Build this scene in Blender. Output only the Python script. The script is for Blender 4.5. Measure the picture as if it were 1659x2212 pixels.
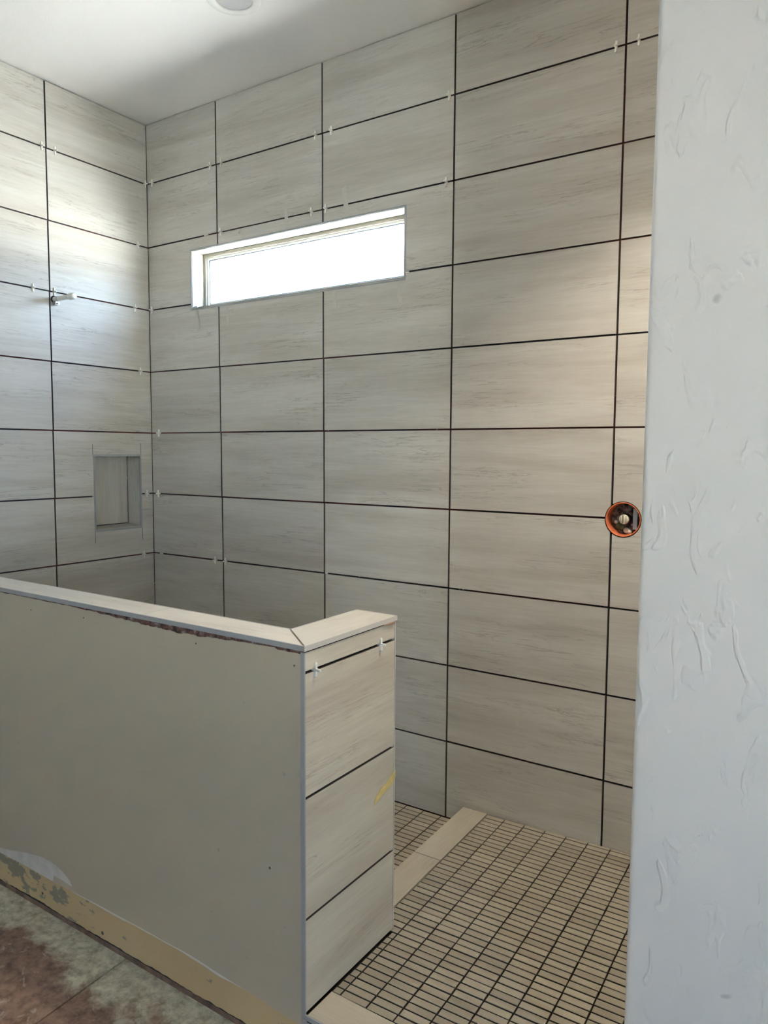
import bpy, math, random
from mathutils import Vector, Matrix, noise as mnoise

for o in list(bpy.data.objects):
    bpy.data.objects.remove(o)
SC = bpy.context.scene
COL = SC.collection
rnd = random.Random(7)

# ------------------------------------------------------------------ camera
CAM = Vector((3.1109, -2.5279, 1.5392))
YAW, PITCH, ROLL, FPX = 0.58631, -0.08203, 0.005844, 1605.03
fw = Vector((-math.sin(YAW)*math.cos(PITCH), math.cos(YAW)*math.cos(PITCH), math.sin(PITCH)))
rt = Vector((math.cos(YAW), math.sin(YAW), 0))
up = rt.cross(fw)
r2 = rt*math.cos(ROLL) + up*math.sin(ROLL)
u2 = up*math.cos(ROLL) - rt*math.sin(ROLL)
cam = bpy.data.cameras.new('camera')
cam.sensor_fit = 'VERTICAL'
cam.sensor_height = 36.0
cam.sensor_width = 27.0
cam.lens = FPX*36.0/2212.0
cam.clip_start = 0.02
cam_o = bpy.data.objects.new('camera', cam)
COL.objects.link(cam_o)
M = Matrix((( r2.x, u2.x, -fw.x), (r2.y, u2.y, -fw.y), (r2.z, u2.z, -fw.z))).to_4x4()
M.translation = CAM
cam_o.matrix_world = M
SC.camera = cam_o

# ------------------------------------------------------------------ sky, sun, exposure
SKY_STRENGTH = 1.0
SUN_STRENGTH = 84.0
EXPOSURE = 2.45
world = bpy.data.worlds.new('sky')
SC.world = world
world.use_nodes = True
wn = world.node_tree
wn.nodes.clear()
w_out = wn.nodes.new('ShaderNodeOutputWorld')
w_bg = wn.nodes.new('ShaderNodeBackground')
w_tc = wn.nodes.new('ShaderNodeTexCoord')
w_sep = wn.nodes.new('ShaderNodeSeparateXYZ')
w_ramp = wn.nodes.new('ShaderNodeValToRGB')
w_ramp.color_ramp.elements[0].position = 0.0
w_ramp.color_ramp.elements[0].color = (0.66, 0.82, 1.0, 1)
w_ramp.color_ramp.elements[1].position = 0.8
w_ramp.color_ramp.elements[1].color = (0.36, 0.58, 1.0, 1)
wn.links.new(w_tc.outputs['Generated'], w_sep.inputs[0])
wn.links.new(w_sep.outputs['Z'], w_ramp.inputs[0])
wn.links.new(w_ramp.outputs[0], w_bg.inputs['Color'])
w_bg.inputs['Strength'].default_value = 5.4*SKY_STRENGTH
wn.links.new(w_bg.outputs[0], w_out.inputs['Surface'])

sun = bpy.data.lights.new('sun', 'SUN')
sun.energy = SUN_STRENGTH
sun.color = (1.0, 0.985, 0.95)
sun.angle = math.radians(0.6)
sun_o = bpy.data.objects.new('sun', sun)
sun_o.rotation_euler = Vector((0.50, 0.0, -0.87)).to_track_quat('-Z', 'Y').to_euler()
sun_o.location = (-6, -1, 8)
COL.objects.link(sun_o)


def portal(name, loc, direction, sx, sy):
    l = bpy.data.lights.new(name, 'AREA')
    l.shape = 'RECTANGLE'
    l.size, l.size_y = sx, sy
    l.cycles.is_portal = True
    o = bpy.data.objects.new(name, l)
    o.location = loc
    o.rotation_euler = Vector(direction).to_track_quat('-Z', 'Z').to_euler()
    COL.objects.link(o)


SC.view_settings.view_transform = 'Standard'
SC.view_settings.look = 'None'
SC.view_settings.exposure = EXPOSURE
SC.view_settings.gamma = 1.0
SC.view_settings.use_curve_mapping = False
SC.cycles.diffuse_bounces = 7
SC.cycles.max_bounces = 14

# ------------------------------------------------------------------ dimensions (metres)
H = 0.308                       # tile row pitch
ROW = lambda k: 2.855-(k-1)*H   # height of horizontal joint k
CEIL = 3.1415
FL = 0.143                      # mosaic floor level
LOW = 0.079                     # lower shower floor level
JX, JZ = 0.0070, 0.0064         # joint widths
TH = 0.011                      # tile thickness
COLX = [0.0, 0.4942, 1.1164, 1.7386, 2.3607, 2.9829, 3.30]
COLY = [0.0, -0.5448, -1.074]
WX0, WX1, WZ1, WZ0 = 0.3125, 1.5225, 2.4895, 2.2165    # window opening in the tile
NY0, NY1, NZ1, NZ0 = -0.3425, -0.0735, 1.511, 1.148     # niche opening in the tile
HX, HZ, HR = 2.4005, 1.3125, 0.0615                      # valve hole
PX1, PY0, PY1 = 1.994, -1.185, -0.786                    # half wall: end face, front, back end
PTOP = 1.0745
EX, EY = 2.765, -1.19                                    # edge and face of the entry wall
RX, RY = 4.4, -4.6                                       # bathroom right wall and rear wall
VX0, VX1, VZ0, VZ1 = -3.36, -2.82, 0.60, 1.95              # bathroom window (y range, z range)


# ------------------------------------------------------------------ materials
def new_mat(name):
    m = bpy.data.materials.new(name)
    m.use_nodes = True
    nt = m.node_tree
    b = nt.nodes['Principled BSDF']
    return m, nt, b


def N(nt, typ, **kw):
    n = nt.nodes.new(typ)
    for k, v in kw.items():
        if k in n.inputs.keys():
            n.inputs[k].default_value = v
        else:
            setattr(n, k, v)
    return n


def plain(name, col, rough=0.5, metal=0.0, noise_amt=0.0, noise_scale=20.0, bump=0.0, bump_scale=200.0, spec=0.5):
    m, nt, b = new_mat(name)
    b.inputs['Roughness'].default_value = rough
    b.inputs['Metallic'].default_value = metal
    b.inputs['Specular IOR Level'].default_value = spec
    tc = N(nt, 'ShaderNodeTexCoord')
    if noise_amt:
        ns = N(nt, 'ShaderNodeTexNoise', Scale=noise_scale, Detail=4.0)
        nt.links.new(tc.outputs['Object'], ns.inputs['Vector'])
        rp = N(nt, 'ShaderNodeValToRGB')
        rp.color_ramp.elements[0].position = 0.3
        rp.color_ramp.elements[1].position = 0.7
        rp.color_ramp.elements[0].color = tuple(c*(1-noise_amt) for c in col)+(1,)
        rp.color_ramp.elements[1].color = tuple(min(1, c*(1+noise_amt)) for c in col)+(1,)
        nt.links.new(ns.outputs['Fac'], rp.inputs[0])
        nt.links.new(rp.outputs[0], b.inputs['Base Color'])
    else:
        b.inputs['Base Color'].default_value = tuple(col)+(1,)
    if bump:
        ns = N(nt, 'ShaderNodeTexNoise', Scale=bump_scale, Detail=3.0)
        nt.links.new(tc.outputs['Object'], ns.inputs['Vector'])
        bp = N(nt, 'ShaderNodeBump', Strength=bump, Distance=0.002)
        nt.links.new(ns.outputs['Fac'], bp.inputs['Height'])
        nt.links.new(bp.outputs[0], b.inputs['Normal'])
    return m


def tile_mat(name, light, dark, vein, rough=0.36, vary=0.10, sc=1.0):
    """linear veined porcelain; the veins run along each piece's own X axis"""
    m, nt, b = new_mat(name)
    L = nt.links
    tc = N(nt, 'ShaderNodeTexCoord')
    oi = N(nt, 'ShaderNodeObjectInfo')
    off = N(nt, 'ShaderNodeMath', operation='MULTIPLY')
    off.inputs[1].default_value = 37.0
    L.new(oi.outputs['Random'], off.inputs[0])
    add = N(nt, 'ShaderNodeVectorMath', operation='ADD')
    L.new(tc.outputs['Object'], add.inputs[0])
    L.new(off.outputs[0], add.inputs[1])

    def stretched(sx, sy, scale, detail, rough_, dist):
        mp = N(nt, 'ShaderNodeMapping')
        mp.inputs['Scale'].default_value = (sx*sc, sy*sc, sy*sc)
        mp.inputs['Rotation'].default_value = (0, math.radians(1.3), 0)
        L.new(add.outputs[0], mp.inputs['Vector'])
        ns = N(nt, 'ShaderNodeTexNoise', Scale=scale, Detail=detail, Roughness=rough_, Distortion=dist)
        L.new(mp.outputs[0], ns.inputs['Vector'])
        return ns
    broad = stretched(0.8, 10.0, 1.0, 5.0, 0.60, 0.45)
    r1 = N(nt, 'ShaderNodeMapRange')
    r1.inputs[1].default_value, r1.inputs[2].default_value = 0.40, 0.70
    L.new(broad.outputs['Fac'], r1.inputs[0])
    mix1 = N(nt, 'ShaderNodeMix', data_type='RGBA')
    mix1.inputs[6].default_value = tuple(light)+(1,)
    mix1.inputs[7].default_value = tuple(dark)+(1,)
    L.new(r1.outputs[0], mix1.inputs[0])
    # thin veins: a ridge of a stretched noise, broken up by a mask
    ridge = stretched(2.4, 40.0, 1.0, 6.0, 0.62, 0.6)
    sub = N(nt, 'ShaderNodeMath', operation='SUBTRACT')
    sub.inputs[1].default_value = 0.5
    ab = N(nt, 'ShaderNodeMath', operation='ABSOLUTE')
    r2_ = N(nt, 'ShaderNodeMapRange')
    r2_.inputs[1].default_value, r2_.inputs[2].default_value = 0.0, 0.018
    r2_.inputs[3].default_value, r2_.inputs[4].default_value = 1.0, 0.0
    L.new(ridge.outputs['Fac'], sub.inputs[0]); L.new(sub.outputs[0], ab.inputs[0]); L.new(ab.outputs[0], r2_.inputs[0])
    mask = stretched(2.2, 9.0, 1.0, 3.0, 0.5, 0.0)
    r3 = N(nt, 'ShaderNodeMapRange')
    r3.inputs[1].default_value, r3.inputs[2].default_value = 0.47, 0.62
    L.new(mask.outputs['Fac'], r3.inputs[0])
    mul = N(nt, 'ShaderNodeMath', operation='MULTIPLY')
    L.new(r2_.outputs[0], mul.inputs[0]); L.new(r3.outputs[0], mul.inputs[1])
    mulb = N(nt, 'ShaderNodeMath', operation='MULTIPLY')
    mulb.inputs[1].default_value = 0.66
    L.new(mul.outputs[0], mulb.inputs[0])
    mix2 = N(nt, 'ShaderNodeMix', data_type='RGBA')
    mix2.inputs[7].default_value = tuple(vein)+(1,)
    L.new(mulb.outputs[0], mix2.inputs[0]); L.new(mix1.outputs[2], mix2.inputs[6])
    # fine grain and a shade of its own for every piece
    fine = stretched(9.0, 150.0, 1.0, 3.0, 0.6, 0.0)
    r4 = N(nt, 'ShaderNodeMapRange')
    r4.inputs[1].default_value, r4.inputs[2].default_value = 0.3, 0.7
    r4.inputs[3].default_value, r4.inputs[4].default_value = 0.94, 1.05
    L.new(fine.outputs['Fac'], r4.inputs[0])
    r5 = N(nt, 'ShaderNodeMapRange')
    r5.inputs[3].default_value, r5.inputs[4].default_value = 1-vary, 1+vary*0.5
    L.new(oi.outputs['Random'], r5.inputs[0])
    mm = N(nt, 'ShaderNodeMath', operation='MULTIPLY')
    L.new(r4.outputs[0], mm.inputs[0]); L.new(r5.outputs[0], mm.inputs[1])
    vs = N(nt, 'ShaderNodeVectorMath', operation='SCALE')
    L.new(mix2.outputs[2], vs.inputs[0]); L.new(mm.outputs[0], vs.inputs['Scale'])
    L.new(vs.outputs[0], b.inputs['Base Color'])
    b.inputs['Roughness'].default_value = rough
    b.inputs['Specular IOR Level'].default_value = 0.4
    bp = N(nt, 'ShaderNodeBump', Strength=0.12, Distance=0.0006)
    L.new(fine.outputs['Fac'], bp.inputs['Height'])
    L.new(bp.outputs[0], b.inputs['Normal'])
    return m


M_TILE = tile_mat('veined_tile', (0.58, 0.565, 0.525), (0.45, 0.422, 0.378), (0.25, 0.22, 0.185), vary=0.05)
M_MOSAIC = tile_mat('mosaic_tile', (0.36, 0.32, 0.25), (0.28, 0.24, 0.185), (0.30, 0.25, 0.19), vary=0.10, rough=0.5)
M_STEP = tile_mat('step_tile_face', (0.47, 0.43, 0.345), (0.41, 0.365, 0.285), (0.28, 0.23, 0.18), vary=0.03)
M_REVEAL = tile_mat('darkened_reveal_tile', (0.30, 0.285, 0.235), (0.25, 0.23, 0.185), (0.2, 0.18, 0.15), vary=0.03)  # same tile as the walls, colour darkened to offset the strong window light
M_ENDT = tile_mat('beige_end_tile', (0.60, 0.56, 0.465), (0.46, 0.40, 0.325), (0.30, 0.235, 0.18), vary=0.05)
M_CAPT = tile_mat('cap_tile', (0.68, 0.645, 0.56), (0.60, 0.555, 0.475), (0.40, 0.36, 0.30), vary=0.03)


def membrane():
    m, nt, b = new_mat('red_membrane')
    L = nt.links
    tc = N(nt, 'ShaderNodeTexCoord')
    n1 = N(nt, 'ShaderNodeTexNoise', Scale=2.2, Detail=3.0)
    n2 = N(nt, 'ShaderNodeTexNoise', Scale=60.0, Detail=4.0)
    L.new(tc.outputs['Object'], n1.inputs['Vector']); L.new(tc.outputs['Object'], n2.inputs['Vector'])
    rp = N(nt, 'ShaderNodeValToRGB')
    e = rp.color_ramp.elements
    e[0].position, e[0].color = 0.47, (0.016, 0.016, 0.026, 1)
    e[1].position, e[1].color = 0.62, (0.16, 0.03, 0.02, 1)
    L.new(n1.outputs['Fac'], rp.inputs[0])
    rp2 = N(nt, 'ShaderNodeValToRGB')
    rp2.color_ramp.elements[0].position, rp2.color_ramp.elements[1].position = 0.71, 0.75
    L.new(n2.outputs['Fac'], rp2.inputs[0])
    mx = N(nt, 'ShaderNodeMix', data_type='RGBA')
    mx.inputs[7].default_value = (0.55, 0.53, 0.48, 1)
    L.new(rp2.outputs[0], mx.inputs[0]); L.new(rp.outputs[0], mx.inputs[6])
    L.new(mx.outputs[2], b.inputs['Base Color'])
    b.inputs['Roughness'].default_value = 0.7
    return m


M_MEMB = membrane()
M_THIN = plain('dark_thinset', (0.030, 0.026, 0.024), 0.9, noise_amt=0.4, noise_scale=30)
M_CEIL = plain('ceiling_paint', (0.87, 0.86, 0.83), 0.75, bump=0.25, bump_scale=120)
M_TRIM = plain('grey_edge_trim', (0.33, 0.34, 0.36), 0.42)
M_TRIML = plain('light_edge_trim', (0.55, 0.53, 0.49), 0.4)
M_WHITE = plain('white_plastic', (0.82, 0.81, 0.77), 0.4)
M_SPACER = plain('spacer_plastic', (0.86, 0.85, 0.79), 0.45)
M_VINYL = plain('darkened_white_vinyl', (0.25, 0.24, 0.215), 0.35)  # white vinyl, darkened in colour so the frame reads against the window glare
M_BARE = plain('outside_stucco', (0.55, 0.50, 0.42), 0.9)
M_PIPE = plain('pipe_grey', (0.74, 0.73, 0.70), 0.45)
M_ORANGE = plain('orange_plastic', (0.70, 0.19, 0.08), 0.5, noise_amt=0.12, noise_scale=60)
M_BLACK = plain('black_rubber', (0.02, 0.02, 0.022), 0.6)
M_STEEL = plain('steel', (0.45, 0.46, 0.47), 0.35, metal=0.8)
M_GREEN = plain('green_plastic', (0.10, 0.16, 0.07), 0.6)
M_PENCIL = plain('pencil_line', (0.10, 0.10, 0.11), 0.8)
M_TAPE = plain('masking_tape', (0.52, 0.51, 0.46), 0.6, noise_amt=0.06, noise_scale=80)
M_TAPEY = plain('yellow_tape', (0.62, 0.50, 0.20), 0.55, noise_amt=0.15, noise_scale=60)
M_PLATE = plain('sill_wood', (0.16, 0.10, 0.075), 0.8, noise_amt=0.5, noise_scale=25, bump=0.4, bump_scale=60)
M_SMEAR = plain('primer', (0.58, 0.56, 0.53), 0.8, noise_amt=0.1, noise_scale=30)
M_RIDGE = plain('caulk', (0.62, 0.60, 0.56), 0.7)
M_GROUND = plain('sunlit_gravel', (0.50, 0.485, 0.45), 0.95, noise_amt=0.15, noise_scale=3)
M_NAIL = plain('screw_dark', (0.07, 0.06, 0.055), 0.6)
M_DIFF = plain('light_lens', (0.50, 0.50, 0.51), 0.12)


def skip_trowel(name, col, rough=0.55, amt=0.9):
    m, nt, b = new_mat(name)
    L = nt.links
    tc = N(nt, 'ShaderNodeTexCoord')
    mp = N(nt, 'ShaderNodeMapping')
    mp.inputs['Scale'].default_value = (24.0, 24.0, 11.0)
    L.new(tc.outputs['Object'], mp.inputs['Vector'])
    ns = N(nt, 'ShaderNodeTexNoise', Scale=1.0, Detail=2.5, Roughness=0.55, Distortion=0.8)
    L.new(mp.outputs[0], ns.inputs['Vector'])
    rp = N(nt, 'ShaderNodeValToRGB')
    e = rp.color_ramp.elements
    e[0].position, e[0].color = 0.57, (0, 0, 0, 1)
    e[1].position, e[1].color = 0.64, (1, 1, 1, 1)
    k = e.new(0.85); k.color = (0.75, 0.75, 0.75, 1)
    L.new(ns.outputs['Fac'], rp.inputs[0])
    n2 = N(nt, 'ShaderNodeTexNoise', Scale=160.0, Detail=2.0)
    L.new(tc.outputs['Object'], n2.inputs['Vector'])
    bp2 = N(nt, 'ShaderNodeBump', Strength=0.06, Distance=0.002)
    L.new(n2.outputs['Fac'], bp2.inputs['Height'])
    bp = N(nt, 'ShaderNodeBump', Strength=amt, Distance=0.0016)
    L.new(rp.outputs[0], bp.inputs['Height'])
    L.new(bp2.outputs[0], bp.inputs['Normal'])
    L.new(bp.outputs[0], b.inputs['Normal'])
    n3 = N(nt, 'ShaderNodeTexNoise', Scale=22.0, Detail=1.0)
    L.new(tc.outputs['Object'], n3.inputs['Vector'])
    rp3 = N(nt, 'ShaderNodeValToRGB')
    rp3.color_ramp.elements[0].position = 0.78
    rp3.color_ramp.elements[1].position = 0.82
    rp3.color_ramp.elements[0].color = tuple(col)+(1,)
    rp3.color_ramp.elements[1].color = tuple(c*0.7 for c in col)+(1,)
    L.new(n3.outputs['Fac'], rp3.inputs[0])
    L.new(rp3.outputs[0], b.inputs['Base Color'])
    b.inputs['Roughness'].default_value = rough
    return m


M_ENTRY = skip_trowel('white_textured_paint', (0.84, 0.815, 0.775))
M_GREYP = skip_trowel('grey_wall_paint', (0.45, 0.405, 0.315), amt=0.16)
M_ROOM = plain('room_paint', (0.72, 0.70, 0.66), 0.7)


def bare_strip():
    m, nt, b = new_mat('bare_drywall_paper')
    L = nt.links
    tc = N(nt, 'ShaderNodeTexCoord')
    mp = N(nt, 'ShaderNodeMapping')
    mp.inputs['Scale'].default_value = (14.0, 14.0, 26.0)
    L.new(tc.outputs['Object'], mp.inputs['Vector'])
    n1 = N(nt, 'ShaderNodeTexNoise', Scale=1.0, Detail=5.0, Roughness=0.6)
    L.new(mp.outputs[0], n1.inputs['Vector'])
    n2 = N(nt, 'ShaderNodeTexNoise', Scale=3.0, Detail=4.0)
    L.new(tc.outputs['Object'], n2.inputs['Vector'])
    # more paper is torn off on the left half (x about 0.6 .. 1.25)
    sep = N(nt, 'ShaderNodeSeparateXYZ')
    L.new(tc.outputs['Object'], sep.inputs[0])
    mr = N(nt, 'ShaderNodeMapRange')
    mr.inputs[1].default_value, mr.inputs[2].default_value = 0.95, 1.35
    mr.inputs[3].default_value, mr.inputs[4].default_value = 0.05, -0.11
    L.new(sep.outputs['X'], mr.inputs[0])
    ad = N(nt, 'ShaderNodeMath', operation='ADD')
    L.new(n1.outputs['Fac'], ad.inputs[0]); L.new(mr.outputs[0], ad.inputs[1])
    rp = N(nt, 'ShaderNodeValToRGB')
    e = rp.color_ramp.elements
    e[0].position, e[0].color = 0.585, (0.53, 0.41, 0.235, 1)
    e[1].position, e[1].color = 0.60, (0.27, 0.26, 0.20, 1)
    L.new(ad.outputs[0], rp.inputs[0])
    mx = N(nt, 'ShaderNodeMix', data_type='RGBA', blend_type='MULTIPLY')
    mx.inputs[0].default_value = 0.35
    rp2 = N(nt, 'ShaderNodeValToRGB')
    rp2.color_ramp.elements[0].position, rp2.color_ramp.elements[1].position = 0.35, 0.65
    rp2.color_ramp.elements[0].color = (0.75, 0.62, 0.48, 1)
    L.new(n2.outputs['Fac'], rp2.inputs[0])
    L.new(rp.outputs[0], mx.inputs[6]); L.new(rp2.outputs[0], mx.inputs[7])
    L.new(mx.outputs[2], b.inputs['Base Color'])
    b.inputs['Roughness'].default_value = 0.85
    return m


M_STRIP = bare_strip()


def slab_mat():
    m, nt, b = new_mat('dirty_concrete')
    L = nt.links
    geo = N(nt, 'ShaderNodeTexCoord')
    sep = N(nt, 'ShaderNodeSeparateXYZ')
    L.new(geo.outputs['Object'], sep.inputs[0])
    n1 = N(nt, 'ShaderNodeTexNoise', Scale=5.0, Detail=7.0, Roughness=0.65)
    n2 = N(nt, 'ShaderNodeTexNoise', Scale=26.0, Detail=6.0, Roughness=0.7)
    n3 = N(nt, 'ShaderNodeTexNoise', Scale=11.0, Detail=5.0, Roughness=0.7, Distortion=1.5)
    for n in (n1, n2, n3):
        L.new(geo.outputs['Object'], n.inputs['Vector'])
    # pale overspray along the half wall, broken by noise
    mr = N(nt, 'ShaderNodeMapRange')
    mr.inputs[1].default_value, mr.inputs[2].default_value = -1.38, -1.21
    L.new(sep.outputs['Y'], mr.inputs[0])
    a1 = N(nt, 'ShaderNodeMath', operation='MULTIPLY_ADD')
    a1.inputs[1].default_value = 2.2
    a1.inputs[2].default_value = -1.08
    L.new(n1.outputs['Fac'], a1.inputs[0])
    a2 = N(nt, 'ShaderNodeMath', operation='ADD')
    L.new(mr.outputs[0], a2.inputs[0]); L.new(a1.outputs[0], a2.inputs[1])
    rp = N(nt, 'ShaderNodeValToRGB')
    e = rp.color_ramp.elements
    e[0].position, e[0].color = 0.32, (0.27, 0.175, 0.13, 1)
    e[1].position, e[1].color = 0.62, (0.56, 0.53, 0.42, 1)
    L.new(a2.outputs[0], rp.inputs[0])
    r2_ = N(nt, 'ShaderNodeValToRGB')
    r2_.color_ramp.elements[0].position, r2_.color_ramp.elements[1].position = 0.36, 0.62
    r2_.color_ramp.elements[0].color = (0.40, 0.33, 0.29, 1)
    r2_.color_ramp.elements[1].color = (1.15, 1.12, 1.08, 1)
    L.new(n2.outputs['Fac'], r2_.inputs[0])
    mx = N(nt, 'ShaderNodeMix', data_type='RGBA', blend_type='MULTIPLY')
    mx.inputs[0].default_value = 0.8
    L.new(rp.outputs[0], mx.inputs[6]); L.new(r2_.outputs[0], mx.inputs[7])
    r3 = N(nt, 'ShaderNodeValToRGB')
    r3.color_ramp.elements[0].position, r3.color_ramp.elements[1].position = 0.58, 0.66
    L.new(n3.outputs['Fac'], r3.inputs[0])
    mf = N(nt, 'ShaderNodeMath', operation='MULTIPLY')
    mf.inputs[1].default_value = 0.55
    L.new(r3.outputs[0], mf.inputs[0])
    mx2 = N(nt, 'ShaderNodeMix', data_type='RGBA')
    mx2.inputs[7].default_value = (0.55, 0.48, 0.42, 1)
    L.new(mf.outputs[0], mx2.inputs[0]); L.new(mx.outputs[2], mx2.inputs[6])
    L.new(mx2.outputs[2], b.inputs['Base Color'])
    b.inputs['Roughness'].default_value = 0.8
    bp = N(nt, 'ShaderNodeBump', Strength=0.3, Distance=0.002)
    L.new(n2.outputs['Fac'], bp.inputs['Height'])
    L.new(bp.outputs[0], b.inputs['Normal'])
    return m


M_SLAB = slab_mat()


def mortar_mat():
    m, nt, b = new_mat('crumbly_mortar')
    L = nt.links
    tc = N(nt, 'ShaderNodeTexCoord')
    n1 = N(nt, 'ShaderNodeTexNoise', Scale=38.0, Detail=5.0, Roughness=0.65)
    L.new(tc.outputs['Object'], n1.inputs['Vector'])
    rp = N(nt, 'ShaderNodeValToRGB')
    e = rp.color_ramp.elements
    e[0].position, e[0].color = 0.42, (0.025, 0.018, 0.018, 1)
    e[1].position, e[1].color = 0.50, (0.15, 0.065, 0.05, 1)
    k = e.new(0.57); k.color = (0.15, 0.11, 0.095, 1)
    k = e.new(0.66); k.color = (0.36, 0.33, 0.29, 1)
    L.new(n1.outputs['Fac'], rp.inputs[0])
    L.new(rp.outputs[0], b.inputs['Base Color'])
    b.inputs['Roughness'].default_value = 0.9
    return m


M_MORTAR = mortar_mat()


def debris_mat():
    m, nt, b = new_mat('wall_cavity_debris')
    L = nt.links
    tc = N(nt, 'ShaderNodeTexCoord')
    n1 = N(nt, 'ShaderNodeTexNoise', Scale=55.0, Detail=4.0, Roughness=0.6)
    L.new(tc.outputs['Object'], n1.inputs['Vector'])
    rp = N(nt, 'ShaderNodeValToRGB')
    e = rp.color_ramp.elements
    e[0].position, e[0].color = 0.40, (0.045, 0.045, 0.06, 1)
    e[1].position, e[1].color = 0.60, (0.34, 0.27, 0.23, 1)
    L.new(n1.outputs['Fac'], rp.inputs[0])
    L.new(rp.outputs[0], b.inputs['Base Color'])
    b.inputs['Roughness'].default_value = 0.9
    return m


M_DEBRIS = debris_mat()


def glass_mat():
    m = bpy.data.materials.new('window_glass')
    m.use_nodes = True
    nt = m.node_tree
    nt.nodes.clear()
    out = N(nt, 'ShaderNodeOutputMaterial')
    tr = N(nt, 'ShaderNodeBsdfTransparent')
    tr.inputs[0].default_value = (0.96, 0.98, 0.97, 1)
    gl = N(nt, 'ShaderNodeBsdfGlossy', Roughness=0.02)
    mx = N(nt, 'ShaderNodeMixShader')
    mx.inputs[0].default_value = 0.05
    nt.links.new(tr.outputs[0], mx.inputs[1]); nt.links.new(gl.outputs[0], mx.inputs[2])
    nt.links.new(mx.outputs[0], out.inputs[0])
    return m


M_GLASS = glass_mat()


# ------------------------------------------------------------------ mesh helpers
class MB:
    def __init__(self):
        self.v, self.f, self.smooth = [], [], []

    def add(self, vs, fs, smooth=False):
        n = len(self.v)
        self.v += [tuple(v) for v in vs]
        self.f += [tuple(i+n for i in f) for f in fs]
        self.smooth += [smooth]*len(fs)

    def box(self, x0, x1, y0, y1, z0, z1):
        if x0 > x1: x0, x1 = x1, x0
        if y0 > y1: y0, y1 = y1, y0
        if z0 > z1: z0, z1 = z1, z0
        vs = [(x0, y0, z0), (x1, y0, z0), (x1, y1, z0), (x0, y1, z0), (x0, y0, z1), (x1, y0, z1), (x1, y1, z1), (x0, y1, z1)]
        self.add(vs, [(0, 3, 2, 1), (4, 5, 6, 7), (0, 1, 5, 4), (1, 2, 6, 5), (2, 3, 7, 6), (3, 0, 4, 7)])
        return self

    def prism(self, pts, y0, y1):
        """outline pts in (x, z), counter-clockwise seen from -y; front at y0, back at y1"""
        n = len(pts)
        vs = [(x, y0, z) for x, z in pts]+[(x, y1, z) for x, z in pts]
        fs = [tuple(range(n)), tuple(reversed(range(n, 2*n)))]
        for i in range(n):
            j = (i+1) % n
            fs.append((i, i+n, j+n, j))
        self.add(vs, fs)
        return self

    def lathe(self, prof, origin, axis='y', seg=32, smooth=True):
        """prof: list of (radius, distance along axis)"""
        vs, fs = [], []
        for r, d in prof:
            for i in range(seg):
                a = 2*math.pi*i/seg
                p, q = r*math.cos(a), r*math.sin(a)
                if axis == 'y': v = (origin[0]+p, origin[1]+d, origin[2]+q)
                elif axis == 'x': v = (origin[0]+d, origin[1]+p, origin[2]+q)
                else: v = (origin[0]+p, origin[1]+q, origin[2]+d)
                vs.append(v)
        for k in range(len(prof)-1):
            for i in range(seg):
                j = (i+1) % seg
                fs.append((k*seg+i, k*seg+j, (k+1)*seg+j, (k+1)*seg+i))
        self.add(vs, fs, smooth)
        if prof[0][0] > 1e-6:
            pass
        return self

    def mesh(self, name):
        me = bpy.data.meshes.new(name)
        me.from_pydata(self.v, [], self.f)
        me.polygons.foreach_set('use_smooth', self.smooth)
        me.update()
        return me

    def build(self, name, mat, parent=None, loc=(0, 0, 0), rotz=0.0):
        return link(name, self.mesh(name), mat, parent, loc, rotz)


def link(name, me, mat, parent=None, loc=(0, 0, 0), rotz=0.0):
    if mat is not None and not me.materials:
        me.materials.append(mat)
    o = bpy.data.objects.new(name, me)
    COL.objects.link(o)
    o.location = loc
    o.rotation_euler = (0, 0, rotz)
    if parent is not None:
        o.parent = parent
    return o


def empty(name, loc=(0, 0, 0), rotz=0.0):
    o = bpy.data.objects.new(name, None)
    COL.objects.link(o)
    o.location = loc
    o.rotation_euler = (0, 0, rotz)
    o.empty_display_size = 0.05
    return o


def tag(o, label, cat, kind=None, group=None):
    o['label'] = label
    o['category'] = cat
    if kind: o['kind'] = kind
    if group: o['group'] = group
    return o


M_EDGE = plain('smeared_tile_edge', (0.085, 0.078, 0.072), 0.85)
def dark_edges(me, axis):
    """the sides of a tile are smeared with thinset"""
    me.materials.append(M_EDGE)
    for p in me.polygons:
        if abs(p.normal[axis]) < 0.3:
            p.material_index = 1
    return me


_tile_cache = {}


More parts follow.
